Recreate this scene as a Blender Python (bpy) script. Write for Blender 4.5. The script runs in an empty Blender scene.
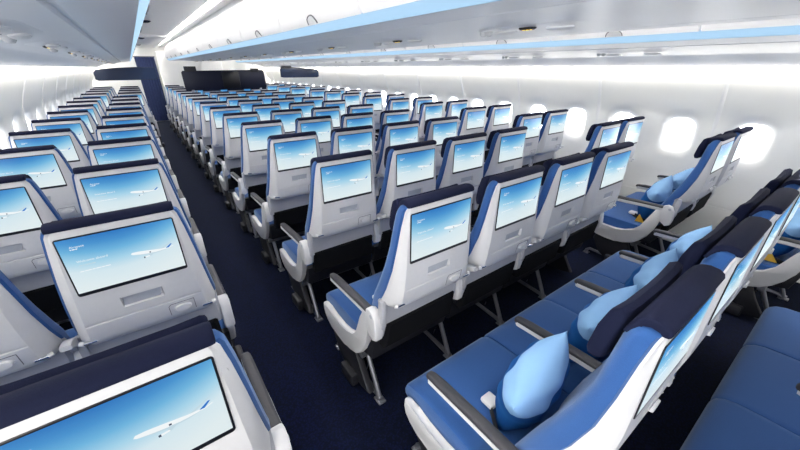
import bpy, bmesh, math, random
from mathutils import Vector, Matrix
random.seed(7)
S = bpy.context.scene
COL = S.collection
MID = 1.636                       # x of the cabin's middle plane
Y0, Y1 = -2.2, 14.4               # cabin length shown

# ------------------------------------------------------------------ materials
def lin(c):
    return tuple(((v/255)/12.92 if v/255 <= .04045 else ((v/255+.055)/1.055)**2.4) for v in c)

def mat(name, rgb, rough=.5, metal=0., spec=.5, noise=0., nscale=200., bump=0., sheen=0., emit=None, estr=0., coat=0.):
    m = bpy.data.materials.new(name); m.use_nodes = True
    nt = m.node_tree; b = nt.nodes['Principled BSDF']
    c = lin(rgb)+(1,)
    b.inputs['Base Color'].default_value = c
    b.inputs['Roughness'].default_value = rough
    b.inputs['Metallic'].default_value = metal
    b.inputs['Specular IOR Level'].default_value = spec
    b.inputs['Coat Weight'].default_value = coat
    if sheen:
        b.inputs['Sheen Weight'].default_value = sheen
        b.inputs['Sheen Roughness'].default_value = .5; b.inputs['Sheen Tint'].default_value = (.75, .88, 1, 1)
    if emit:
        b.inputs['Emission Color'].default_value = lin(emit)+(1,)
        b.inputs['Emission Strength'].default_value = estr
    if noise or bump:
        tc = nt.nodes.new('ShaderNodeTexCoord')
        n = nt.nodes.new('ShaderNodeTexNoise'); n.inputs['Scale'].default_value = nscale
        n.inputs['Detail'].default_value = 3
        nt.links.new(tc.outputs['Object'], n.inputs['Vector'])
        if noise:
            r = nt.nodes.new('ShaderNodeValToRGB')
            r.color_ramp.elements[0].position = .3; r.color_ramp.elements[1].position = .7
            r.color_ramp.elements[0].color = tuple(v*(1-noise) for v in c[:3])+(1,)
            r.color_ramp.elements[1].color = tuple(min(1, v*(1+noise)) for v in c[:3])+(1,)
            nt.links.new(n.outputs['Fac'], r.inputs['Fac'])
            nt.links.new(r.outputs['Color'], b.inputs['Base Color'])
        if bump:
            bp = nt.nodes.new('ShaderNodeBump'); bp.inputs['Strength'].default_value = bump
            bp.inputs['Distance'].default_value = .002
            nt.links.new(n.outputs['Fac'], bp.inputs['Height'])
            nt.links.new(bp.outputs['Normal'], b.inputs['Normal'])
    return m

M = {}
M['shell'] = mat('seat_shell_white', (208, 208, 210), .38, noise=.015, nscale=60)
M['shell_grey'] = mat('seat_shell_grey', (172, 173, 179), .45, noise=.02, nscale=60)
M['blue'] = mat('blue_fabric', (39, 80, 138), .85, noise=.06, nscale=500, bump=.25, spec=.2, sheen=.3)
M['navy'] = mat('navy_fabric', (19, 24, 48), .85, noise=.1, nscale=500, bump=.3, spec=.15)
M['black'] = mat('black_mesh', (10, 11, 16), .8, noise=.15, nscale=400, spec=.2)
M['dark'] = mat('dark_plastic', (24, 25, 33), .55, noise=.05, nscale=80)
M['grey'] = mat('grey_plastic', (84, 84, 92), .5, noise=.04, nscale=120)
M['armpad'] = mat('arm_pad_grey', (48, 48, 54), .55, noise=.06, nscale=400, bump=.1)
M['slot'] = mat('slot_grey', (170, 175, 184), .5, noise=.03, nscale=60)
M['metal'] = mat('leg_metal', (150, 152, 160), .35, .85, noise=.04, nscale=60)
M['chrome'] = mat('chrome', (215, 218, 224), .18, 1., noise=.01, nscale=30)
M['bezel'] = mat('screen_bezel', (16, 17, 24), .3, noise=.03, nscale=60)
M['wall'] = mat('wall_panel_white', (240, 240, 237), .5, noise=.01, nscale=6)
M['bin'] = mat('bin_white', (240, 240, 241), .35, noise=.008, nscale=4)
M['under'] = mat('bin_underside_grey', (238, 239, 242), .34, spec=.5, noise=.01, nscale=5)
M['ceil'] = mat('ceiling_white', (238, 238, 238), .5, noise=.008, nscale=4)
M['strip'] = mat('blue_light', (30, 42, 52), .5, emit=(180, 219, 250), estr=.72)
M['lamp'] = mat('cove_lamp', (255, 255, 255), .5, emit=(255, 250, 243), estr=25)
M['side_lamp'] = mat('sidewall_lamp', (255, 255, 255), .5, emit=(255, 250, 240), estr=7.2)
M['pane'] = mat('daylight_pane', (250, 252, 255), .4, emit=(250, 252, 255), estr=3.2)
M['reveal'] = mat('window_reveal', (238, 238, 238), .5, noise=.01, nscale=8)
M['pillow_light'] = mat('pillow_light_blue', (146, 190, 232), .85, noise=.04, nscale=300, bump=.15, spec=.2)
M['pillow_dark'] = mat('pillow_deep_blue', (20, 84, 150), .85, noise=.1, nscale=40, bump=.15, spec=.2)
M['yellow'] = mat('yellow_tag', (236, 184, 60), .6, noise=.05, nscale=80)
M['strap'] = mat('belt_strap', (12, 12, 16), .8, noise=.1, nscale=400)
M['led'] = mat('yellow_led', (255, 220, 80), .5, emit=(255, 214, 70), estr=1.3)
M['reading'] = mat('reading_lamp', (255, 252, 240), .4, emit=(255, 250, 236), estr=1.0)
M['curtain'] = mat('navy_curtain', (26, 42, 86), .8, noise=.12, nscale=30, bump=.1)
M['outline'] = mat('latch_outline', (96, 98, 104), .45, noise=.03, nscale=60)
M['latch'] = mat('latch_grey', (214, 216, 218), .4, noise=.02, nscale=60)
M['dome'] = mat('dark_dome', (38, 42, 60), .25, noise=.03, nscale=60)
M['plane_white'] = mat('picture_white', (10, 10, 10), .2, emit=(242, 247, 249), estr=.72)
M['plane_shade'] = mat('picture_pale', (10, 10, 10), .2, emit=(196, 218, 228), estr=.71)
M['plane_blue'] = mat('picture_blue', (10, 10, 10), .2, emit=(50, 120, 205), estr=.71)
M['plane_dark'] = mat('picture_dark', (10, 10, 10), .2, emit=(70, 80, 100), estr=.71)

def carpet():
    m = mat('navy_carpet', (15, 20, 46), .95, spec=.1, sheen=.05)
    nt = m.node_tree; b = nt.nodes['Principled BSDF']
    tc = nt.nodes.new('ShaderNodeTexCoord')
    v = nt.nodes.new('ShaderNodeTexVoronoi'); v.inputs['Scale'].default_value = 95
    n = nt.nodes.new('ShaderNodeTexNoise'); n.inputs['Scale'].default_value = 5
    nt.links.new(tc.outputs['Object'], v.inputs['Vector']); nt.links.new(tc.outputs['Object'], n.inputs['Vector'])
    mx = nt.nodes.new('ShaderNodeMath'); mx.operation = 'MULTIPLY_ADD'
    nt.links.new(n.outputs['Fac'], mx.inputs[0]); mx.inputs[1].default_value = .35
    nt.links.new(v.outputs['Distance'], mx.inputs[2])
    r = nt.nodes.new('ShaderNodeValToRGB')
    r.color_ramp.elements[0].position = .15; r.color_ramp.elements[1].position = .85
    r.color_ramp.elements[0].color = lin((10, 19, 54))+(1,); r.color_ramp.elements[1].color = lin((3, 8, 26))+(1,)
    nt.links.new(mx.outputs[0], r.inputs['Fac']); nt.links.new(r.outputs['Color'], b.inputs['Base Color'])
    return m
M['carpet'] = carpet()

def screen_mat():
    m = mat('lit_screen', (12, 14, 20), .16, spec=.5)
    nt = m.node_tree; b = nt.nodes['Principled BSDF']
    tc = nt.nodes.new('ShaderNodeTexCoord'); sx = nt.nodes.new('ShaderNodeSeparateXYZ')
    nt.links.new(tc.outputs['Object'], sx.inputs[0])
    def math_(op, a, b2, c=None):
        n = nt.nodes.new('ShaderNodeMath'); n.operation = op
        for i, v in enumerate((a, b2, c)):
            if v is None: continue
            if isinstance(v, (int, float)): n.inputs[i].default_value = v
            else: nt.links.new(v, n.inputs[i])
        return n.outputs[0]
    u = math_('DIVIDE', sx.outputs[0], .158)               # -1 .. 1
    h = math_('MULTIPLY_ADD', sx.outputs[2], 1/.199, -.949/.199)   # 0 bottom .. 1 top
    u1 = math_('SUBTRACT', u, -.15)
    uu = math_('MULTIPLY', u1, u1)
    t = math_('MULTIPLY_ADD', uu, -.17, h)                 # deepest blue near the top middle
    r = nt.nodes.new('ShaderNodeValToRGB'); e = r.color_ramp.elements
    e[0].position = 0.0; e[0].color = lin((226, 238, 240))+(1,)
    e[1].position = 1.0; e[1].color = lin((48, 118, 190))+(1,)
    for p, c in ((.30, (214, 233, 240)), (.50, (166, 212, 234)), (.68, (110, 180, 222)), (.84, (74, 148, 207))):
        x = e.new(p); x.color = lin(c)+(1,)
    nt.links.new(t, r.inputs['Fac'])
    nt.links.new(r.outputs['Color'], b.inputs['Emission Color']); b.inputs['Emission Strength'].default_value = .71
    return m
M['screen'] = screen_mat()

def pillow_mat():
    m = mat('two_tone_pillow', (150, 194, 235), .85, spec=.2, bump=.15, nscale=300)
    nt = m.node_tree; b = nt.nodes['Principled BSDF']
    tc = nt.nodes.new('ShaderNodeTexCoord'); sx = nt.nodes.new('ShaderNodeSeparateXYZ'); nt.links.new(tc.outputs['Object'], sx.inputs[0])
    def mth(op, a, b2, c=0.):
        n = nt.nodes.new('ShaderNodeMath'); n.operation = op
        for i, v in enumerate((a, b2, c)):
            if isinstance(v, (int, float)): n.inputs[i].default_value = v
            else: nt.links.new(v, n.inputs[i])
        return n.outputs[0]
    u = mth('MULTIPLY', sx.outputs[0], 1/.170)
    u2 = mth('MULTIPLY', u, u)
    edge = mth('MULTIPLY_ADD', u, .16, .56)
    edge = mth('MULTIPLY_ADD', u2, .06, edge)                   # a curved border printed across the cushion
    v = mth('MULTIPLY', sx.outputs[2], 1/.170)
    d = mth('SUBTRACT', v, edge)
    r = nt.nodes.new('ShaderNodeValToRGB'); e = r.color_ramp.elements
    d2 = mth('MULTIPLY_ADD', d, .5, .5)
    e[0].position = 0; e[0].color = lin((14, 70, 132))+(1,); e[1].position = 1; e[1].color = lin((136, 178, 220))+(1,)
    for p, c in ((.30, (24, 92, 160)), (.494, (20, 80, 146)), (.506, (134, 176, 218))): x = e.new(p); x.color = lin(c)+(1,)
    nt.links.new(d2, r.inputs['Fac']); nt.links.new(r.outputs['Color'], b.inputs['Base Color'])
    return m
M['pillow'] = pillow_mat()
def smoke_mat(name, rgb, alpha):
    m = mat(name, rgb, .38, spec=.3)
    m.node_tree.nodes['Principled BSDF'].inputs['Alpha'].default_value = alpha
    return m
M['smoke'] = smoke_mat('smoked_blue_panel', (24, 44, 78), .86)
M['smoke_dark'] = smoke_mat('smoked_dark_panel', (20, 25, 48), .965)

# ------------------------------------------------------------------ mesh helpers
class MB:
    def __init__(s): s.v, s.f, s.m, s.mats = [], [], [], []
    def mi(s, k):
        if k not in s.mats: s.mats.append(k)
        return s.mats.index(k)
    def add(s, vs, fs, k):
        o = len(s.v); i = s.mi(k); s.v += [tuple(p) for p in vs]
        for f in fs: s.f.append(tuple(o+j for j in f)); s.m.append(i)
        return s
    def mesh(s, name, angle=38, smooth=True):
        me = bpy.data.meshes.new(name); me.from_pydata(s.v, [], s.f)
        for k in s.mats: me.materials.append(M[k])
        me.polygons.foreach_set('material_index', s.m)
        bm = bmesh.new(); bm.from_mesh(me); bmesh.ops.recalc_face_normals(bm, faces=bm.faces); bm.to_mesh(me); bm.free()
        if smooth:
            me.shade_smooth(); me.set_sharp_from_angle(angle=math.radians(angle))
        me.update(); return me
    # shapes
    def box(s, c, d, k, bev=0., seg=2, rot=None, taper=None):
        bm = bmesh.new(); bmesh.ops.create_cube(bm, size=1)
        for v in bm.verts:
            v.co = Vector((v.co.x*d[0], v.co.y*d[1], v.co.z*d[2]))
        if bev: bmesh.ops.bevel(bm, geom=bm.edges[:], offset=bev, segments=seg, affect='EDGES', profile=.5)
        bm.verts.index_update()
        R = rot or Matrix.Identity(3)
        vs = [R @ v.co + Vector(c) for v in bm.verts]; fs = [[v.index for v in f.verts] for f in bm.faces]; bm.free()
        return s.add(vs, fs, k)
    def prism(s, poly, axis, a, b, k, bev=0., seg=2):
        """polygon in the two other axes, extruded along axis ('x' or 'y') from a to b"""
        bm = bmesh.new()
        P = (lambda p, t: (t, p[0], p[1])) if axis == 'x' else (lambda p, t: (p[0], t, p[1]))
        va = [bm.verts.new(P(p, a)) for p in poly]; vb = [bm.verts.new(P(p, b)) for p in poly]
        n = len(poly); fa = bm.faces.new(va); fb = bm.faces.new(vb[::-1])
        for i in range(n): bm.faces.new((va[i], vb[i], vb[(i+1) % n], va[(i+1) % n]))
        if bev:
            ed = list(fa.edges)+list(fb.edges)
            bmesh.ops.bevel(bm, geom=ed, offset=bev, segments=seg, affect='EDGES', profile=.5)
        bm.verts.index_update()
        vs = [v.co.copy() for v in bm.verts]; fs = [[v.index for v in f.verts] for f in bm.faces]; bm.free()
        return s.add(vs, fs, k)
    def loft(s, rings, k, closed=True, caps=True):
        n = len(rings[0]); vs = [p for r in rings for p in r]; fs = []
        for i in range(len(rings)-1):
            for j in range(n if closed else n-1):
                a, b = i*n+j, i*n+(j+1) % n
                fs.append((a, b, b+n, a+n))
        if caps: fs.append(tuple(range(n))[::-1]); fs.append(tuple(range((len(rings)-1)*n, len(rings)*n)))
        return s.add(vs, fs, k)
    def tube(s, pts, r, k, n=8, flat=1.):
        pts = [Vector(p) for p in pts]; rings = []
        for i, p in enumerate(pts):
            d = (pts[min(i+1, len(pts)-1)]-pts[max(i-1, 0)]).normalized()
            up = Vector((1, 0, 0)) if abs(d.x) < .9 else Vector((0, 0, 1))
            a = d.cross(up).normalized(); b = d.cross(a).normalized()
            rr = r[i] if isinstance(r, (list, tuple)) else r
            rings.append([p+a*rr*math.cos(2*math.pi*j/n)+b*rr*flat*math.sin(2*math.pi*j/n) for j in range(n)])
        return s.loft(rings, k)

def setp(o, label=None, cat=None, group=None, kind=None):
    if label: o['label'] = label
    if cat: o['category'] = cat
    if group: o['group'] = group
    if kind: o['kind'] = kind
    return o
def link(name, me, parent=None, loc=None):
    o = bpy.data.objects.new(name, me); COL.objects.link(o)
    if parent: o.parent = parent
    if loc: o.location = loc
    return o
def thing(name, label, cat, loc=(0, 0, 0), group=None):
    o = bpy.data.objects.new(name, None); COL.objects.link(o); o.location = loc; o.empty_display_size = .1
    return setp(o, label, cat, group)
def struct(name, mb, label=None, smooth=True, angle=38):
    o = link(name, mb.mesh(name, angle, smooth)); o['kind'] = 'structure'
    if label: o['label'] = label
    return o
def rrect(hw, hh, r, n=6):
    out = []
    for cx, cz, a0 in ((hw-r, hh-r, 0), (-hw+r, hh-r, 90), (-hw+r, -hh+r, 180), (hw-r, -hh+r, 270)):
        for i in range(n+1):
            a = math.radians(a0+90*i/n); out.append((cx+r*math.cos(a), cz+r*math.sin(a)))
    return out
def lerp_tab(t, x):
    for (a, b) in zip(t, t[1:]):
        if (a[0]-x)*(b[0]-x) <= 0 and a[0] != b[0]:
            q = (x-a[0])/(b[0]-a[0]); return tuple(u+(v-u)*q for u, v in zip(a[1:], b[1:]))
    return t[0][1:] if abs(x-t[0][0]) < abs(x-t[-1][0]) else t[-1][1:]

# ------------------------------------------------------------------ the seat's part meshes (y = 0 is the screen, +y is forward, z = 0 the floor)
ORD = ['nearest', 'second', 'third', 'fourth', 'fifth', 'sixth', 'seventh', 'eighth', 'ninth', 'tenth', 'eleventh', 'twelfth', 'thirteenth', 'fourteenth', 'fifteenth', 'sixteenth']
# z : half width, flat half width of rear face, blue/white boundary y, rear y
SHELL = [(1.182, .160, .140, .012, .008), (1.175, .172, .158, .012, .003), (1.16, .179, .163, .016, .002), (1.10, .189, .168, .025, .003),
         (1.0, .202, .174, .036, .003), (.90, .213, .179, .052, .002), (.80, .224, .185, .082, .008), (.74, .231, .189, .108, .018), (.72, .232, .187, .118, .026), (.71, .228, .184, .122, .036)]
FRONT = [(1.195, .052), (1.14, .072), (1.0, .087), (.90, .112), (.80, .148), (.70, .190), (.60, .226), (.50, .252), (.42, .262)]

def shell_mesh():
    b = MB()
    zs = [1.182, 1.175, 1.16, 1.10, 1.0, .94, .888, .884, .872, .849, .845, .82, .812, .8085, .805, .80, .74, .72, .71]
    xs = [-.150, -.10, -.064, -.060, 0, .044, .060, .064, .10, .150]
    rings = []
    for z in zs:
        w, wr, yb, yr = lerp_tab(SHELL, z)
        row = [(-w, yb+.01, z), (-w, yb-.006, z), (-w+.010, yr+(yb-yr)*.42, z), (-wr-.012, yr+.010, z), (-wr, yr+.001, z)]
        for x in xs:
            y = yr
            if .8475 < z < .886 and -.061 <= x <= .061: y += .016     # literature slot hollow
            if abs(z-.8085) < .001: y += .0045                        # tray seam
            row.append((x, y, z))
        row += [(wr, yr+.001, z), (wr+.012, yr+.010, z), (w-.010, yr+(yb-yr)*.42, z), (w, yb-.006, z), (w, yb+.01, z)]
        rings.append(row)
    b.loft(rings, 'shell', closed=True, caps=True)
    return b.mesh('back_shell', 32)
def slot_mesh():
    b = MB(); b.prism([(-.060, .849), (.052, .849), (.060, .884), (-.060, .884)], 'y', .0125, .0165, 'slot'); return b.mesh('literature_slot')
def latch_mesh():
    b = MB()
    def ell(rx, rz, y0, y1, k):
        r0 = [(.108+rx*math.cos(a), y0, .766+rz*math.sin(a)) for a in [i*math.pi/9 for i in range(18)]]
        r1 = [(.108+rx*.82*math.cos(a), y1, .766+rz*.75*math.sin(a)) for a in [i*math.pi/9 for i in range(18)]]
        b.loft([r0, r1], k)
    pts = [(.150, .740), (.150, .792), (.070, .792), (.062, .784), (.062, .738)]
    for i in range(4):
        (x0, z0), (x1, z1) = pts[i], pts[i+1]
        y = lambda z: lerp_tab(SHELL, z)[3]
        b.tube([(x0, y(z0), z0), (x1, y(z1), z1)], .0012, 'grey', 6)
    ell(.034, .018, .020, .003, 'shell')
    return b.mesh('tray_latch')
def backrest_mesh():
    b = MB(); rings = []
    for z in [1.194, 1.182, 1.175, 1.16, 1.14, 1.12, 1.10, 1.05, 1.0, .95, .90, .85, .80, .75, .70, .65, .60, .55, .50, .45, .42]:
        w, wr, yb, yr = lerp_tab(SHELL, z) if z > .71 else (.228, .19, .126+(.71-z)*.28, .05)
        yf = lerp_tab(FRONT, z)[0]
        if z > 1.19: w -= .008
        yf2 = max(yf, yb+.022)
        g = .012 if z < 1.18 else .004
        if z < .66: w -= (.66-z)*.25
        rings.append([(-w+.006, yb-.004, z), (-w-g*.7, yb+.004, z), (-w-g, (yb+yf2)/2, z), (-w-g*.5, yf2-.012, z), (-w+.012, yf2, z), (-.13, yf2-.004, z), (-.09, yf2-.014, z),
                      (.09, yf2-.014, z), (.13, yf2-.004, z), (w-.012, yf2, z), (w+g*.5, yf2-.012, z), (w+g, (yb+yf2)/2, z), (w+g*.7, yb+.004, z), (w-.006, yb-.004, z)])
    b.loft(rings, 'blue'); return b.mesh('backrest', 50)
def cover_mesh():
    prof = [(-.002, 1.178), (-.004, 1.185), (-.001, 1.194), (.010, 1.201), (.030, 1.203), (.048, 1.199), (.060, 1.188), (.068, 1.170), (.074, 1.150),
            (.066, 1.148), (.058, 1.165), (.046, 1.180), (.03, 1.186), (.010, 1.183), (.004, 1.178)]
    b = MB(); rings = []
    for x, s_ in ((-.174, .80), (-.172, .93), (-.165, 1), (0, 1.01), (.165, 1), (.172, .93), (.174, .80)):
        cy, cz = .035, 1.183
        rings.append([(x, cy+(y-cy)*(s_ if z > 1.16 else 1), cz+(z-cz)*s_ if z > 1.183 else z) for y, z in prof])
    b.loft(rings, 'navy'); return b.mesh('head_cover', 50)
def pad_mesh():
    # (y,z) outline of the adjustable pad, wings curling slightly forward at both ends
    prof = [(.088, 1.045), (.084, 1.07), (.076, 1.12), (.068, 1.165), (.071, 1.182), (.084, 1.188), (.100, 1.178), (.114, 1.13), (.122, 1.07), (.123, 1.052), (.116, 1.036), (.100, 1.036)]
    b = MB(); rings = []
    for x, s_, dy in ((-.172, .80, .010), (-.169, .93, .009), (-.160, 1, .007), (-.11, 1, .002), (0, 1, 0), (.11, 1, .002), (.160, 1, .007), (.169, .93, .009), (.172, .80, .010)):
        cy = lambda z: .101+(1.1-z)*.10
        rings.append([(x, cy(z)+(y-cy(z))*s_+dy, 1.116+(z-1.116)*s_) for y, z in prof])
    b.loft(rings, 'navy'); return b.mesh('headrest', 50)
def cushion_mesh():
    b = MB()
    prof = [(.20, .36), (.20, .432), (.23, .436), (.34, .434), (.344, .4325), (.348, .434), (.48, .436), (.60, .434), (.672, .428), (.707, .417), (.728, .398), (.737, .37), (.734, .345), (.715, .33), (.21, .33)]
    rings = []
    for x, s_ in ((-.2535, .84), (-.252, .93), (-.243, .985), (-.225, 1.), (0, 1.006), (.225, 1.), (.243, .985), (.252, .93), (.2535, .84)):
        rings.append([(x, .43+(y-.43)*(1-(1-s_)*.22), .385+(z-.385)*s_) for y, z in prof])
    b.loft(rings, 'blue'); return b.mesh('seat_cushion', 50)
def pan_mesh():
    b = MB(); b.prism([(.160, .45), (.20, .45), (.22, .345), (.69, .335), (.66, .295), (.30, .29), (.19, .315)], 'x', -.249, .249, 'dark', .012)
    for y in (.30, .52): b.tube([(-.253, y, .262), (.253, y, .262)], .022, 'metal', 10)
    return b.mesh('seat_pan')
def lower_mesh():
    b = MB()
    rings = []
    for z, yr in ((.735, .105), (.70, .100), (.57, .108), (.562, .120)):
        w = .238
        rings.append([(-w, yr+.03, z), (-w, yr+.012, z), (-w+.014, yr, z), (w-.014, yr, z), (w, yr+.012, z), (w, yr+.03, z)])
    b.loft(rings, 'shell_grey')
    for sx in (-1, 1):
        b.prism([(.088, .730), (.078, .70), (.088, .60), (.108, .52), (.128, .52), (.118, .62), (.108, .730)], 'x', sx*.237-.012, sx*.237+.012, 'shell_grey', .005); return b.mesh('lower_back_panel', 32)
def pocket_mesh():
    b = MB()
    def y(z): return .106+(.62-z)*.13-.006
    outl = [(-.212, .585), (.205, .592), (.214, .584), (.220, .43), (-.220, .43)]
    r0 = [(x, y(z)+.035, z) for x, z in outl]; r1 = [(x, y(z), z) for x, z in outl]
    cx, cz = 0, .51
    r2 = [(cx+(x-cx)*.93, y(z)-.010, cz+(z-cz)*.90) for x, z in outl]
    b.loft([r0, r1, r2], 'black'); return b.mesh('seat_pocket', 30)
def arm_mesh():
    b = MB()
    rings = []
    for y, zc, hw, hh in ((.570, .624, .008, .005), (.566, .626, .015, .009), (.552, .628, .0195, .011), (.50, .634, .021, .0115), (.30, .642, .022, .012), (.17, .645, .022, .012), (.150, .645, .021, .011)):
        rings.append([(hw*.9*x, y, zc+hh*z) for x, z in ((-1, -1), (-1, .45), (-.72, .9), (-.3, 1), (.3, 1), (.72, .9), (1, .45), (1, -1))])
    b.loft(rings, 'armpad'); return b.mesh('armrest', 45)
def armtrim_mesh(rail=True):
    b = MB()
    rings = []
    for y, zc, hw in ((.560, .610, .010), (.550, .610, .0185), (.30, .624, .0215), (.16, .628, .0215)):
        rings.append([(hw*x, y, zc+.013*z) for x, z in ((-1, 1), (-1, -.4), (-.6, -1), (.6, -1), (1, -.4), (1, 1))])
    b.loft(rings, 'shell')
    b.prism([(.175, .66), (.150, .672), (.122, .664), (.100, .63), (.092, .56), (.100, .52), (.130, .505), (.165, .53), (.190, .60)], 'x', -.022, .022, 'shell', .008)
    if rail: b.prism([(.012, .760), (.010, .742), (.05, .726), (.09, .700), (.116, .664), (.132, .625), (.160, .625), (.150, .672), (.122, .716), (.08, .744), (.045, .757)], 'x', -.018, .018, 'shell', .007)
    b.tube([(-.0235, .128, .645), (.0235, .128, .645)], .010, 'slot', 12)
    return b.mesh('arm_hinge')
def hinge_mesh():
    b = MB(); b.tube([(-.022, 0, 0), (.018, -.003, .003)], .006, 'chrome', 10); b.tube([(.012, -.003, .002), (.026, .004, .004)], .009, 'shell', 10)
    return b.mesh('tray_hinge')
def side_mesh(sgn):
    poly = [(.692, .372), (.696, .335), (.685, .298), (.655, .268), (.60, .252), (.52, .243), (.441, .242), (.37, .252), (.31, .275), (.262, .315), (.222, .37),
            (.192, .44), (.172, .52), (.155, .59), (.172, .63), (.215, .622), (.236, .57), (.252, .50), (.280, .435), (.325, .388), (.39, .358), (.46, .346), (.56, .348), (.63, .362), (.672, .380)]
    b = MB(); a, c = (-.279, -.247) if sgn < 0 else (.247, .279)
    b.prism(poly, 'x', a, c, 'shell', .011, 3); return b.mesh('side_panel', 45)
def leg_mesh(x):
    b = MB()
    b.tube([(x, .180, .0), (x, .205, .06), (x, .285, .23), (x, .350, .37)], [.015, .014, .014, .017], 'metal', 8)
    b.tube([(x, .170, .022), (x, .40, .040), (x, .645, .052), (x, .668, .03), (x, .672, .0)], [.014, .013, .013, .014, .016], 'metal', 8)
    b.tube([(x, .520, .046), (x, .505, .16), (x, .50, .27)], .011, 'metal', 8)
    b.box((x, .185, .006), (.045, .06, .012), 'metal', .004)
    b.box((x, .665, .006), (.045, .05, .012), 'metal', .004)
    b.tube([(x+.03, .36, .05), (x+.03, .30, .26)], .006, 'chrome', 6)
    return b.mesh('leg_frame')
def shroud_mesh(x):
    b = MB(); b.prism([(.215, .050), (.30, .17), (.355, .285), (.60, .285), (.62, .20), (.56, .09), (.47, .03), (.30, .028)], 'x', x-.018, x+.018, 'dark', .008)
    s = -1 if x < 0 else 1
    b.box((x+s*.035, .40, .055), (.045, .14, .08), 'dark', .012)
    return b.mesh('leg_cover')
def frame_mesh():
    b = MB(); r0 = [(x, .004, 1.0440+z) for x, z in rrect(.1625, .1085, .008, 4)]; r1 = [(x, .0014, 1.0440+z) for x, z in rrect(.1625, .1085, .008, 4)]
    r2 = [(x, .0004, 1.0440+z) for x, z in rrect(.1610, .1070, .007, 4)]
    b.loft([r0, r1, r2], 'bezel'); return b.mesh('screen_frame', 30)

def text_faces(b, body, u, v, width, k, y):
    cu = bpy.data.curves.new('t', 'FONT'); cu.body = body; cu.size = .02; cu.resolution_u = 2
    o = bpy.data.objects.new('t', cu); COL.objects.link(o)
    dg = bpy.context.evaluated_depsgraph_get(); me = bpy.data.meshes.new_from_object(o.evaluated_get(dg))
    xs = [p.co.x for p in me.vertices]; w = max(xs)-min(xs); s = width*.3155/w
    vs = [((u-.5)*.3155+(p.co.x-min(xs))*s, y, .949+v*.199+p.co.y*s) for p in me.vertices]
    b.add(vs, [list(p.vertices) for p in me.polygons], k)
    bpy.data.objects.remove(o); bpy.data.curves.remove(cu); bpy.data.meshes.remove(me)
def screen_mesh(detail):
    b = MB(); y = .0001
    b.add([(-.158, y, .949), (.158, y, .949), (.158, y, 1.1478), (-.158, y, 1.1478)], [(0, 1, 2, 3)], 'screen')
    P = lambda pts, dy: [((u-.5)*.3155, y-dy, .949+v*.199) for u, v in pts]
    def poly(pts, k, dy): b.add(P(pts, dy), [tuple(range(len(pts)))], k)
    poly([(.955, .585), (.945, .572), (.80, .425), (.765, .428)], 'plane_shade', .0002)        # far wing
    poly([(.535, .485), (.548, .512), (.60, .512), (.70, .492), (.80, .468), (.885, .462), (.893, .445), (.80, .430), (.72, .425), (.62, .447), (.55, .468)], 'plane_white', .0004)
    poly([(.55, .468), (.62, .447), (.72, .425), (.80, .430), (.893, .445), (.80, .415), (.72, .407), (.62, .432)], 'plane_shade', .0003)
    poly([(.862, .455), (.893, .455), (.932, .520), (.918, .525)], 'plane_blue', .0006)         # fin
    poly([(.870, .440), (.895, .445), (.945, .475), (.935, .480)], 'plane_white', .0005)        # tailplane
    poly([(.70, .435), (.755, .430), (.70, .372), (.68, .368)], 'plane_shade', .0005)           # near wing
    poly([(.645, .360), (.652, .388), (.695, .395), (.70, .375)], 'plane_white', .0006)         # engines
    poly([(.638, .360), (.638, .386), (.652, .390), (.652, .358)], 'plane_dark', .0007)
    poly([(.702, .440), (.702, .462), (.716, .464), (.716, .440)], 'plane_dark', .0007)
    if detail:
        text_faces(b, 'Airspace', .082, .832, .117, 'plane_white', y-.0004)
        text_faces(b, 'Welcome aboard', .090, .560, .255, 'plane_white', y-.0004)
        for u0, v0, segs, k in ((.082, .800, (.016, .028, .020), 'plane_white'), (.097, .495, (.03, .02, .05, .04), 'plane_shade'), (.085, .385, (.04, .06, .03, .05, .03, .05), 'plane_white')):
            for sgm in segs:
                poly([(u0, v0), (u0+sgm-.005, v0), (u0+sgm-.005, v0+.016), (u0, v0+.016)], k, .0004); u0 += sgm
    return b.mesh('screen', smooth=False)
def belt_mesh():
    b = MB()
    b.tube([(-.035, .442, .448), (-.07, .41, .450), (-.12, .34, .447), (-.165, .27, .442)], .022, 'strap', 8, .2)
    b.box((-.050, .432, .462), (.055, .060, .024), 'shell', .009)
    b.prism([(.295, .440), (.365, .437), (.345, .505)], 'x', -.172, -.164, 'yellow')
    return b.mesh('seat_belt')

ME = dict(shell=shell_mesh(), slot=slot_mesh(), latch=latch_mesh(), backrest=backrest_mesh(), cover=cover_mesh(), pad=pad_mesh(), cushion=cushion_mesh(), pan=pan_mesh(),
          lower=lower_mesh(), pocket=pocket_mesh(), arm=arm_mesh(), armtrim=armtrim_mesh(), armtrim_aisle=armtrim_mesh(False), hinge=hinge_mesh(), sideL=side_mesh(-1), sideR=side_mesh(1),
          legL=leg_mesh(-.213), legR=leg_mesh(.213), shroudL=shroud_mesh(-.245), shroudR=shroud_mesh(.245), frame=frame_mesh(), screen=screen_mesh(True), belt=belt_mesh())

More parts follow.
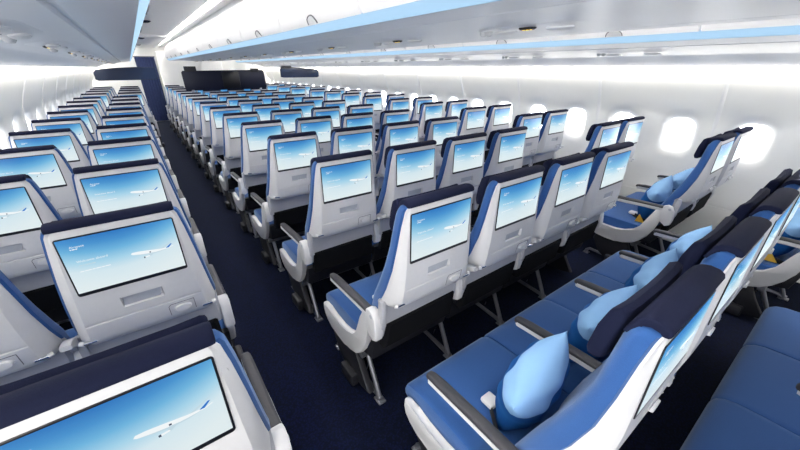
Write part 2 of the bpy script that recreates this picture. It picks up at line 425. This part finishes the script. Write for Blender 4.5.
def make_seat(x, y, label, group, aisle=None, arms=(-1,), leg='L', near=True, belt=False, wide=1.):
    t = thing('airline_seat', label, 'seat', (x, y, 0), group)
    if wide != 1.: t.scale = (wide, 1, 1)
    sh = link('back_shell', ME['shell'], t)
    link('literature_slot', ME['slot'], sh)
    if near: link('tray_latch', ME['latch'], sh)
    fr = link('screen_frame', ME['frame'], t); link('screen', ME['screen'], fr)
    link('backrest', ME['backrest'], t); link('head_cover', ME['cover'], t); link('headrest', ME['pad'], t)
    cu = link('seat_cushion', ME['cushion'], t, ((-aisle*.005, 0, 0) if aisle else None))
    if aisle: cu.scale = (.975, 1, 1)
    link('seat_pan', ME['pan'], t)
    lo = link('lower_back_panel', ME['lower'], t); link('seat_pocket', ME['pocket'], lo)
    if near:
        for s in (-1, 1):
            h = link('tray_hinge', ME['hinge'], t, (s*.196, .024, .735))
            h.scale = (s, 1, 1)
    for s in arms:
        off = 0.255
        if s == aisle: off = .258
        a = link('armrest', ME['arm'], t, (s*off, 0, 0)); link('arm_hinge', ME['armtrim_aisle' if s == aisle else 'armtrim'], a)
    if aisle: link('side_panel', ME['sideL' if aisle < 0 else 'sideR'], t)
    lg = link('leg_frame', ME['leg'+leg], t)
    if aisle: link('leg_cover', ME['shroudL' if aisle < 0 else 'shroudR'], lg)
    if belt: link('seat_belt', ME['belt'], t)
    return t

P = .81
LX = (-.683, -.169); CX = (.872, 1.384, 1.890, 2.400); RX = (3.405, 3.915)
def row_text(k): return ORD[k]+' row' if k else 'nearest row'
for k in range(0, 10):
    y = .59+P*k
    wh = f'{ORD[k]} row from the camera' if k >= 0 else 'row behind the camera'
    make_seat(LX[0], y, f'blue seat in white shell, left block by the wall, {wh}', 'seats of the left block', None, (-1,), 'L', k < 6)
    make_seat(LX[1], y, f'blue seat in white shell, left block beside the aisle, {wh}', 'seats of the left block', 1, (-1, 1), 'R', k < 6)
CN = ('beside the left aisle', 'second from the left aisle', 'second from the right aisle', 'beside the right aisle')
for k in range(-2, 11):
    y = .094+P*k
    wh = f'{ORD[k+1]} row from the camera' if k > -2 else 'row behind the camera'
    for j, x in enumerate(CX):
        make_seat(x, y, f'blue seat, centre block, {CN[j]}, {wh}', 'seats of the centre block',
                  {0: -1, 3: 1}.get(j), (-1, 1) if j == 3 else (-1,), 'L', k < 7, belt=(k in (0, 1) and j == 0))
for k in range(11):
    y = -.212+P*k
    make_seat(RX[0], y, f'blue seat in white shell, right block beside the aisle, {ORD[k]} row from the camera', 'seats of the right block', -1, (-1,), 'L', k < 6, belt=(k < 2))
    make_seat(RX[1], y, f'blue seat in white shell, right block by the windows, {ORD[k]} row from the camera', 'seats of the right block', None, (-1, 1), 'L', k < 6)
for q in range(4):
    y = 9.05+1.02*q
    for x, n, ai, lg in ((-.665, 'left block by the wall', None, 'L'), (-.105, 'left block beside the aisle', 1, 'R'), (.872, 'centre block beside the left aisle', -1, 'L'), (1.384, 'centre block second from left aisle', None, 'L'),
                     (1.890, 'centre block second from right aisle', None, 'L'), (2.400, 'centre block beside the right aisle', 1, 'L'), (3.375, 'right block beside the aisle', -1, 'L'), (3.93, 'right block by the windows', None, 'L')):
        w = 1.1 if ('left block' in n and x < .5) or x > 3 else 1.
        make_seat(x, y, f'distant seat beyond the dividers, {n}, {ORD[q]} row there', 'distant seats beyond the dividers', ai, (-1,), lg, False, wide=w)

# ------------------------------------------------------------------ pillows
def pillow_mesh():
    b = MB(); n = 44
    grid = {}
    vs, fl, fd = [], [], []
    def prof(t): return max(0., 1-abs(t)**2.6)
    for side in (1, -1):
        for i in range(n+1):
            for j in range(n+1):
                u, v = -1+2*i/n, -1+2*j/n
                pin = 1-.10*(1-abs(u)**1.5)*abs(v)**2          # edges drawn in between the corners
                pin2 = 1-.10*(1-abs(v)**1.5)*abs(u)**2
                th = .088*(prof(u)*prof(v))**.62
                wr = (.0045*math.sin(9*u+5*v)*math.sin(7*v-3*u)+.004*abs(math.sin(6*math.atan2(v-1.05, u-1.05)))*max(0, 1-math.hypot(u-1, v-1)/1.3)+.004*abs(math.sin(7*math.atan2(v-1.05, u+1.05)))*max(0, 1-math.hypot(u+1, v-1)/1.3))*(prof(u)*prof(v))**.35
                edge = i in (0, n) or j in (0, n)
                key = (i, j) if edge else (i, j, side)
                if key not in grid:
                    grid[key] = len(vs); vs.append((.170*u*pin2, side*(th+wr) if not edge else 0, .170*v*pin))
    def g(i, j, s_): return grid[(i, j)] if (i in (0, n) or j in (0, n)) else grid[(i, j, s_)]
    for i in range(n):
        for j in range(n):
            fd.append((g(i, j, 1), g(i, j+1, 1), g(i+1, j+1, 1), g(i+1, j, 1)))
            fl.append((g(i, j, -1), g(i+1, j, -1), g(i+1, j+1, -1), g(i, j+1, -1)))
    o = len(b.v); b.v += vs
    for f in fd: b.f.append(f); b.m.append(b.mi('pillow'))
    for f in fl: b.f.append(f); b.m.append(b.mi('pillow'))
    return b.mesh('pillow', 80)
PM = pillow_mesh()
def pillow(x, y, label, z=.608, lean=-14, yaw=0, roll=0):
    o = link('pillow', PM, None, (x, y, z)); o.rotation_euler = (math.radians(-lean), math.radians(roll), math.radians(yaw))
    return setp(o, label, 'pillow', 'two-tone blue pillows on the seats')
for j, x in enumerate(CX):
    pillow(x+.02, .094+.325, f'two-tone blue pillow on the centre block seat {CN[j]}', yaw=(6, -4, 5, -3)[j], roll=(-19, -15, -18, -14)[j])
pillow(RX[0]+.02, .598+.325, 'two-tone blue pillow on right block seat by the aisle, beside the yellow tag', yaw=5, roll=-16)
pillow(RX[1], .598+.325, 'two-tone blue pillow on right block window seat with windows just behind', yaw=-4, roll=-13)
pillow(RX[0]+.02, -.212+.325, 'two-tone blue pillow on nearest right block aisle seat at photo edge', yaw=3, roll=-15)

# ------------------------------------------------------------------ setting: floor, walls, windows
b = MB(); b.box((MID, (Y0+Y1)/2, -.02), (6.0, Y1-Y0, .04), 'carpet'); struct('floor', b, 'navy carpet of the cabin floor')

WALL = [(0., 4.12), (.15, 4.18), (.30, 4.225), (.60, 4.282), (.90, 4.292), (1.10, 4.282), (1.25, 4.25), (1.40, 4.20), (1.55, 4.135), (1.66, 4.085)]
def wx(z): return lerp_tab(WALL, z)[0]
WZ, WS, W0 = 1.047, .535, .620
def wall_side(sgn):
    Ya = Y0 if sgn > 0 else 1.1                            # left wall stops short: unseen gap added to let world light in
    b = MB(); X = lambda x: x if sgn > 0 else 2*MID-x
    k0 = int(math.floor((Ya-W0)/WS)); cs = [W0+WS*k for k in range(k0, int((Y1-W0)/WS)+1)]
    hole = rrect(.114, .148, .084, 6)
    n = len(hole); zlo, zhi = .80, 1.30
    def sx(y, yc, z, q):                                    # dished surround: deeper towards the pane
        return wx(z)+.055*q
    for ci, yc in enumerate(cs):
        hw = WS/2
        # outer rectangle points matched to the loop by direction
        def outer(p):
            m = max(abs(p[0])/hw, abs(p[1])/((zhi-zlo)/2)); return (p[0]/m, p[1]/m)
        rings = []
        for q, s_ in ((0, None), (.0, 1.62), (.10, 1.36), (.42, 1.14), (.85, 1.03), (1.0, 1.0)):
            ring = []
            for p in hole:
                if s_ is None: a = outer(p)
                else: a = (p[0]*(1+(s_-1)*1.0), p[1]*(1+(s_-1)*.95))
                z = WZ+a[1]; ring.append((X(wx(z)+.05*q), yc+a[0], z))
            rings.append(ring)
        vs = [p for r in rings for p in r]; fs = []
        for i in range(len(rings)-1):
            for j in range(n):
                fs.append((i*n+j, i*n+(j+1) % n, (i+1)*n+(j+1) % n, (i+1)*n+j))
        b.add(vs, fs, 'wall')
        # corners of the bay, where the loop's directions skip them
        for sy in (-1, 1):
            for sz in (-1, 1):
                quad = sorted([p for p in rings[0] if (p[1]-yc)*sy > 0 and (p[2]-WZ)*sz > 0], key=lambda p: math.atan2((p[2]-WZ)*sz, (p[1]-yc)*sy))
                for a_, c_ in zip(quad, quad[1:]):
                    if abs(a_[1]-c_[1]) > 1e-5 and abs(a_[2]-c_[2]) > 1e-5:
                        z = WZ+sz*(zhi-zlo)/2
                        z0 = zhi if sz > 0 else zlo
                        z0 = WZ+sz*(zhi-zlo)/2
                        b.add([a_, c_, (X(wx(z0)), yc+sy*hw, z0)], [(0, 1, 2)], 'wall')
    ya, yb = cs[0]-WS/2, Y1
    zl = WZ-(zhi-zlo)/2; zh = WZ+(zhi-zlo)/2
    def band(zs):
        vs, fs = [], []
        for z, dx in zs: vs += [(X(wx(z)+dx), ya, z), (X(wx(z)+dx), yb, z)]
        for i in range(len(zs)-1): fs.append((2*i, 2*i+1, 2*i+3, 2*i+2))
        b.add(vs, fs, 'wall')
    band([(z, 0) for z in (zh, 1.35, 1.40, 1.45, 1.50, 1.55, 1.60, 1.66)])
    band([(0, 0), (.10, 0), (.20, 0), (.30, 0), (.40, 0), (.424, 0), (.426, .008), (.434, .008), (.436, 0), (.50, 0), (.60, 0), (.70, 0), (zl, 0)])
    o = struct('wall_right' if sgn > 0 else 'wall_left', b, 'white curved sidewall with windows', angle=50)
    # vertical joint strips between the panels, one every second window
    tb = MB()
    for ci, yc in enumerate(cs):
        if (ci+k0) % 2: continue
        y = yc+WS/2
        zs = [.44+.0715*i for i in range(17)]
        rings = [[(X(wx(z)-.004), y-.016, z), (X(wx(z)-.010), y-.006, z), (X(wx(z)-.010), y+.006, z), (X(wx(z)-.004), y+.016, z), (X(wx(z)+.004), y+.016, z), (X(wx(z)+.004), y-.016, z)] for z in zs if z < 1.60]
        tb.loft(rings, 'reveal')
    struct('trim_2' if sgn > 0 else 'trim_1', tb, 'joint strips between sidewall panels')
    return cs
ids = 0
for sgn in (1, -1):
    for yc in wall_side(sgn):
        if yc < -.2: continue
        ids += 1
        X = lambda x: x if sgn > 0 else 2*MID-x
        b = MB(); r = rrect(.120, .154, .087, 6)
        b.loft([[(X(wx(WZ+z)+.046), yc+y, WZ+z) for y, z in r], [(X(wx(WZ+z)+.054), yc+y, WZ+z) for y, z in r]], 'pane')
        o = struct(f'window_{ids}', b, 'bright oval window pane in the sidewall')

# ceiling over the aisles
b = MB()
b.box((MID, (Y0+Y1)/2, 2.36), (6.0, Y1-Y0, .04), 'ceil')
for x in (.05, .88): pass
struct('ceiling', b, 'white cabin ceiling')
b = MB()
for c in (.535, 2*MID-.535):                                      # raised rounded aisle panels
    b.prism([(c-.34, 2.34), (c-.34, 2.295), (c-.28, 2.27), (c+.28, 2.27), (c+.34, 2.295), (c+.34, 2.34)], 'y', Y0, 9.55, 'ceil', .01)
    b.prism([(c-.34, 2.34), (c-.34, 2.26), (c-.28, 2.225), (c+.28, 2.225), (c+.34, 2.26), (c+.34, 2.34)], 'y', 9.5, Y1, 'ceil', .02)
struct('trim_3', b, 'white aisle ceiling panels')
b = MB()
for c in (.535, 2*MID-.535):                                      # slim ledges under the cove lamps
    for sg in (-1, 1):
        P0 = lambda x: c+sg*(x-.535)
        b.prism([(P0(.922), 2.262), (P0(.934), 2.252), (P0(.966), 2.252), (P0(1.045), 2.262), (P0(1.045), 2.272), (P0(.925), 2.272)], 'y', Y0, Y1, 'ceil', .003)
struct('trim_5', b, 'slim white ledges along the bin tops')
for c, nm in ((.535, 'left'), (2*MID-.535, 'right')):
    for s, sd in ((-1, 'outer'), (1, 'inner')):
        b = MB(); x = c+s*.395
        b.box((x, (-.5+Y1-.5)/2, 2.325), (.06, Y1, .02), 'lamp', .005)
        side = 'left' if s < 0 else 'right'
        setp(link('cove_light', b.mesh('cove_light')), f'long white cove lamp along the {side} edge of the {nm} aisle ceiling', 'light', 'cove lamps of the aisle ceilings')

# ------------------------------------------------------------------ overhead bins
SIDE_FACE = [(3.150, 1.866), (3.134, 1.90), (3.130, 1.98), (3.142, 2.06), (3.175, 2.15), (3.24, 2.25), (3.30, 2.34)]
SIDE_UNDER = [(3.985, 1.655), (3.846, 1.715), (3.80, 1.738), (3.77, 1.747), (3.60, 1.768), (3.412, 1.792), (3.404, 1.806), (3.388, 1.806), (3.380, 1.796), (3.20, 1.820)]
CEN_FACE = [(.930, 1.871), (.914, 1.90), (.908, 1.97), (.918, 2.05), (.950, 2.14), (1.02, 2.25), (1.06, 2.34)]
CEN_UNDER = [(.982, 1.833), (1.16, 1.829), (1.172, 1.836), (1.184, 1.829), (MID, 1.829)]
def bin_unit(y0, y1, face, under, tr, label, group, latch_y):
    t = thing('overhead_bin', label, 'overhead bin', (tr(under[0][0] if face is SIDE_FACE else MID), y0, 1.6), group)
    T = lambda x, y, z: Vector((tr(x), y, z))-t.location
    ymid = [(y0+.003, .0), (y0+.009, 1), (y1-.009, 1), (y1-.003, 0)]
    d = MB(); rings = []
    for y, q in ymid:
        rings.append([T(x+(0 if q else .008), y, z) for x, z in face])
    d.loft(rings, 'bin', closed=False, caps=False)
    back = face[-1]
    # solid body behind the door
    bod = MB()
    if face is SIDE_FACE: loop = [(3.165, 1.874)]+[(x+.012, z) for x, z in face[1:]]+[(4.05, 2.34), (4.05, 1.68), (3.985, 1.68)]+[(x, z+.01) for x, z in under[1:]]
    else: loop = [(.95, 1.878)]+[(x+.012, z) for x, z in face[1:]]+[(MID-.002, 2.34), (MID-.002, 1.845)]+[(x, z+.012) for x, z in under[:-1][::-1]]
    r0 = [T(x, y0, z) for x, z in loop]; r1 = [T(x, y1, z) for x, z in loop]
    bod.loft([r0, r1], 'bin'); link('bin_body', bod.mesh('bin_body', 30), t)
    link('bin_door', d.mesh('bin_door', 30), t)
    u = MB(); r = [[T(x, y, z) for x, z in under] for y in (y0, y1)]
    u.loft(r, 'under', closed=False, caps=False)
    link('underside', u.mesh('underside', 24), t)
    # half round latch low on the door
    L = MB(); xs = face[0][0]; n = 10
    fx = lambda z: lerp_tab([(z_, x_) for x_, z_ in face], z)[0]
    pts = [(latch_y+.062*math.cos(math.pi*i/n), face[0][1]+.004+.042*math.sin(math.pi*i/n)) for i in range(n+1)]
    L.add([T(fx(z)-.004, y, z) for y, z in pts], [tuple(range(n+1))], 'latch')
    L.tube([T(fx(z)-.004, y, z) for y, z in pts], .0035, 'outline', 6)
    link('latch', L.mesh('latch'), t)
    return t
same = lambda x: x
mir = lambda x: 2*MID-x
for k in range(-3, 13):
    y0 = 2.12-.545+1.09*(k-1)
    if y0+1.09 > Y1 or y0 < Y0: continue
    kk = k+2
    idx = ORD[max(0, k)] if k >= 0 else None
    wh = (lambda side: f'overhead bin above {side}, {ORD[k]} ahead of camera' if k >= 0 else f'overhead bin above {side}, {ORD[-k-1]} behind the camera')
    bin_unit(y0, y0+1.09, SIDE_FACE, SIDE_UNDER, mir, wh('the left block'), 'bins above the left block', y0+.545)
    if y0+1.09 < 12.6:
        bin_unit(y0, y0+1.09, CEN_FACE, CEN_UNDER, same, wh('centre block facing left'), 'bins above the centre block, left face', y0+.545)
        bin_unit(y0, y0+1.09, CEN_FACE, CEN_UNDER, mir, wh('centre block facing right'), 'bins above the centre block, right face', y0+.545)
    y0 += .43
    if y0+1.09 <= Y1: bin_unit(y0, y0+1.09, SIDE_FACE, SIDE_UNDER, same, wh('the right block'), 'bins above the right block', y0+.545)

def strip(x0, z0, x1, z1, ya, yb, label):
    b = MB(); dx, dz = x1-x0, z1-z0; L = math.hypot(dx, dz); nx, nz = dz/L, -dx/L
    if nz > 0: nx, nz = -nx, -nz
    q = [(x0, z0), (x0*.5+x1*.5+nx*.006, z0*.5+z1*.5+nz*.006), (x1, z1), (x1-nx*.012, z1-nz*.012), (x0-nx*.012, z0-nz*.012)]
    b.prism(q, 'y', ya, yb, 'strip'); return setp(link('light_strip', b.mesh('light_strip', 60)), label, 'light strip', 'blue light strips along the bins')
strip(3.199, 1.821, 3.150, 1.865, Y0, Y1-.05, 'pale blue light strip along the bins above the right block')
strip(mir(3.199), 1.821, mir(3.150), 1.865, Y0, Y1-.05, 'pale blue light strip along the bins above the left block')
strip(.981, 1.834, .930, 1.870, Y0, 12.4, 'pale blue light strip on the left edge of the centre bins')
strip(mir(.981), 1.834, mir(.930), 1.870, Y0, 12.4, 'pale blue light strip on the right edge of the centre bins')
for X, nm in ((same, 'right'), (mir, 'left')):
    b = MB(); b.prism([(X(3.992), 1.652), (X(3.998), 1.626), (X(4.050), 1.614), (X(4.056), 1.684), (X(3.992), 1.684)], 'y', Y0, Y1, 'side_lamp')
    setp(link('sidewall_light', b.mesh('sidewall_light')), f'slim white lamp at the top of the {nm} sidewall under the bins', 'light')

# passenger service panels
def psu_mesh(parts):
    b = MB()
    return b
def capsule(b, cx, cy, hx, hy, z0, z1, k, sh=.8):
    r = rrect(hx, hy, min(hx, hy)*.98, 5)
    b.loft([[(cx+x, cy+y, z0) for x, y in r], [(cx+x, cy+y, (z0+z1)/2) for x, y in r], [(cx+x*sh, cy+y*sh, z1) for x, y in r]], k)
b = MB(); capsule(b, 0, 0, .085, .30, .004, .0032, 'under', .98); PS_BASE = b.mesh('panel_plate', 40)
b = MB(); capsule(b, 0, .0, .020, .046, .002, -.008, 'dark'); 
for i in (-1, 0, 1): b.box((0, i*.020, -.0082), (.009, .009, .003), 'led')
PS_SIGN = b.mesh('sign', 40)
b = MB(); capsule(b, 0, 0, .028, .066, -.002, -.016, 'bin', .7); PS_LAMP = b.mesh('reading_light', 40)
b = MB(); b.tube([(0, 0, 0), (0, 0, -.014), (0, 0, -.022)], [.02, .018, .011], 'latch', 12); PS_NOZ = b.mesh('air_nozzle', 40)
def psu(x, y, z, tilt, label, group, sign=True):
    t = thing('service_panel', label, 'service panel', (x, y, z-.004), group); t.rotation_euler = (0, tilt, 0)
    link('panel_plate', PS_BASE, t)
    if sign: link('sign', PS_SIGN, t, (-.02, -.02, -.003))
    for yy in (.14, -.17): link('reading_light', PS_LAMP, t, (.02, yy, -.004))
    for yy in (.23, .27): link('air_nozzle', PS_NOZ, t, (-.03, yy-.02, -.004))
for k in range(13):
    y = 1.19+1.09*k
    if y < 12.2: psu(1.645, y, 1.829, 0, f'service panel with yellow sign lights above the centre block, {ORD[k]} from camera', 'service panels above the centre block')
    y = 1.50+1.09*k
    if y < 14: psu(3.60, y, 1.768, math.atan(.121), f'service panel above the right block, {ORD[k]} from the camera', 'service panels above the right block', False)
    y = .83+1.09*k
    if y < 14: psu(mir(3.60), y, 1.768, -math.atan(.121), f'service panel above the left block, {ORD[k]} from the camera', 'service panels above the left block')

# dark domes along the left aisle ceiling
for i, y in enumerate((6.8, 9.8, 12.6)):
    zb = 2.27 if y < 9.3 else 2.225
    b = MB(); rings = []
    for q in range(5):
        a = q*math.pi/8; rings.append([(.075*math.cos(a)*math.cos(j*math.pi/8), .075*math.cos(a)*math.sin(j*math.pi/8), -.03*math.sin(a)) for j in range(16)])
    b.loft(rings, 'dome'); o = link('ceiling_dome', b.mesh('ceiling_dome', 50), None, (.36, y, zb))
    setp(o, f'small dark dome under the left aisle ceiling, {ORD[i]} from the camera', 'ceiling dome', 'dark domes on the left aisle ceiling')

# ------------------------------------------------------------------ far end
b = MB(); b.box((MID, Y1+.03, 1.18), (6.0, .06, 2.4), 'wall'); struct('wall_front', b, 'white end wall of the cabin')
b = MB(); b.box((MID, Y0-.03, 1.18), (6.0, .06, 2.4), 'wall'); struct('light_block_back', b, 'unseen white wall added behind the camera to block light')  # added out of view so world light enters only from the left
b = MB(); n = 26
xs = [.215+(.735-.215)*i/n for i in range(n+1)]
b.loft([[(x, Y1-.075+.012*math.sin(i*1.7), z) for i, x in enumerate(xs)]+[(x, Y1-.05+.012*math.sin(i*1.7), z) for i, x in reversed(list(enumerate(xs)))] for z in (.02, .7, 1.4, 1.955)], 'curtain')
setp(link('curtain', b.mesh('curtain', 60)), 'tall navy curtain closing the far end of the left aisle', 'curtain')
b = MB(); b.box((.475, Y1-.06, 1.965), (.56, .04, .03), 'outline', .006); struct('trim_4', b, 'curtain rail')

def panel(name, loop, y, k, label, extra=None, edge='dark'):
    cx = sum(p[0] for p in loop)/len(loop); cz = min(p[1] for p in loop)
    t = thing(name, label, 'divider', (cx, y, cz))
    b = MB(); b.prism([(x-cx, z-cz) for x, z in loop], 'y', -.012, .012, k, .003); link('smoked_panel', b.mesh('smoked_panel', 30), t)
    b = MB(); pts = [(x-cx, 0, z-cz) for x, z in loop]; b.tube(pts+[pts[0]], .008, edge, 6); link('panel_edge', b.mesh('panel_edge', 40), t)
    if extra:
        for nm, (x0, x1, z0, z1), kk, dy in extra:
            b = MB(); b.box(((x0+x1)/2-cx, dy, (z0+z1)/2-cz), (x1-x0, .03, z1-z0), kk, .006); link(nm, b.mesh(nm), t)
    return t
YD = 8.70
LH = [(-.535, 1.565), (-.50, 1.61), (-.20, 1.64), (.10, 1.655), (.41, 1.655), (.41, 1.452), (.35, 1.443), (-.50, 1.438), (-.535, 1.455)]
panel('header_divider', LH, YD, 'smoke', 'smoky blue header panel hanging above the left block seats', [('bracket', (-.08, .20, 1.55, 1.645), 'curtain', .016)])
panel('header_divider', [(mir(x), z) for x, z in LH][::-1], YD, 'smoke', 'smoky blue header panel hanging above the right block seats', [('bracket', (2.90, 3.13, 1.63, 1.69), 'dark', .0)])
CP = [(.845, 1.56), (.86, 1.585), (2.44, 1.600), (2.47, 1.58), (2.49, 1.25), (2.47, 1.22), (.86, 1.22), (.85, 1.24)]
panel('class_divider', CP, YD, 'smoke_dark', 'wide dark glass divider standing across the centre block', [('bracket', (.90, 1.12, 1.575, 1.675), 'dark', 0), ('bracket', (2.19, 2.37, 1.56, 1.635), 'dark', 0), ('inner_screen', (1.58, 1.93, 1.235, 1.575), 'bezel', -.004),
       ('support_post', (.95, 1.0, .02, 1.23), 'metal', 0), ('support_post', (2.33, 2.38, .02, 1.23), 'metal', 0)])
# hangers of the two header panels, up to the bins
# galley wall beside the curtain and closing panel above the far centre seats
b = MB(); b.box((1.636, 13.55, 1.05), (1.76, .30, 2.10), 'wall', .03); struct('wall_galley', b, 'pale galley wall beyond the centre block', )

# ------------------------------------------------------------------ camera, light, look
f = 337.4; yaw = .630; pitch = .4357
cy, sy, cp, sp = math.cos(yaw), math.sin(yaw), math.cos(pitch), math.sin(pitch)
F = Vector((sy*cp, cy*cp, -sp)); R = Vector((cy, -sy, 0)); U = R.cross(F)
cam = bpy.data.cameras.new('camera'); co = bpy.data.objects.new('camera', cam); COL.objects.link(co)
cam.sensor_width = 36; cam.lens = 36*f/800; cam.clip_start = .01; cam.clip_end = 100
mw = Matrix((R, U, -F)).transposed().to_4x4(); mw.translation = Vector((0, 0, 1.645)); co.matrix_world = mw
S.camera = co
w = bpy.data.worlds.new('daylight'); S.world = w; w.use_nodes = True
w.node_tree.nodes['Background'].inputs[0].default_value = (1, .985, .965, 1); w.node_tree.nodes['Background'].inputs[1].default_value = 3.8
S.view_settings.view_transform = 'Standard'; S.view_settings.look = 'None'; S.view_settings.gamma = 1; S.view_settings.exposure = .45
S.view_settings.use_curve_mapping = False
S.cycles.max_bounces = 10; S.cycles.diffuse_bounces = 6; S.cycles.use_denoising = True
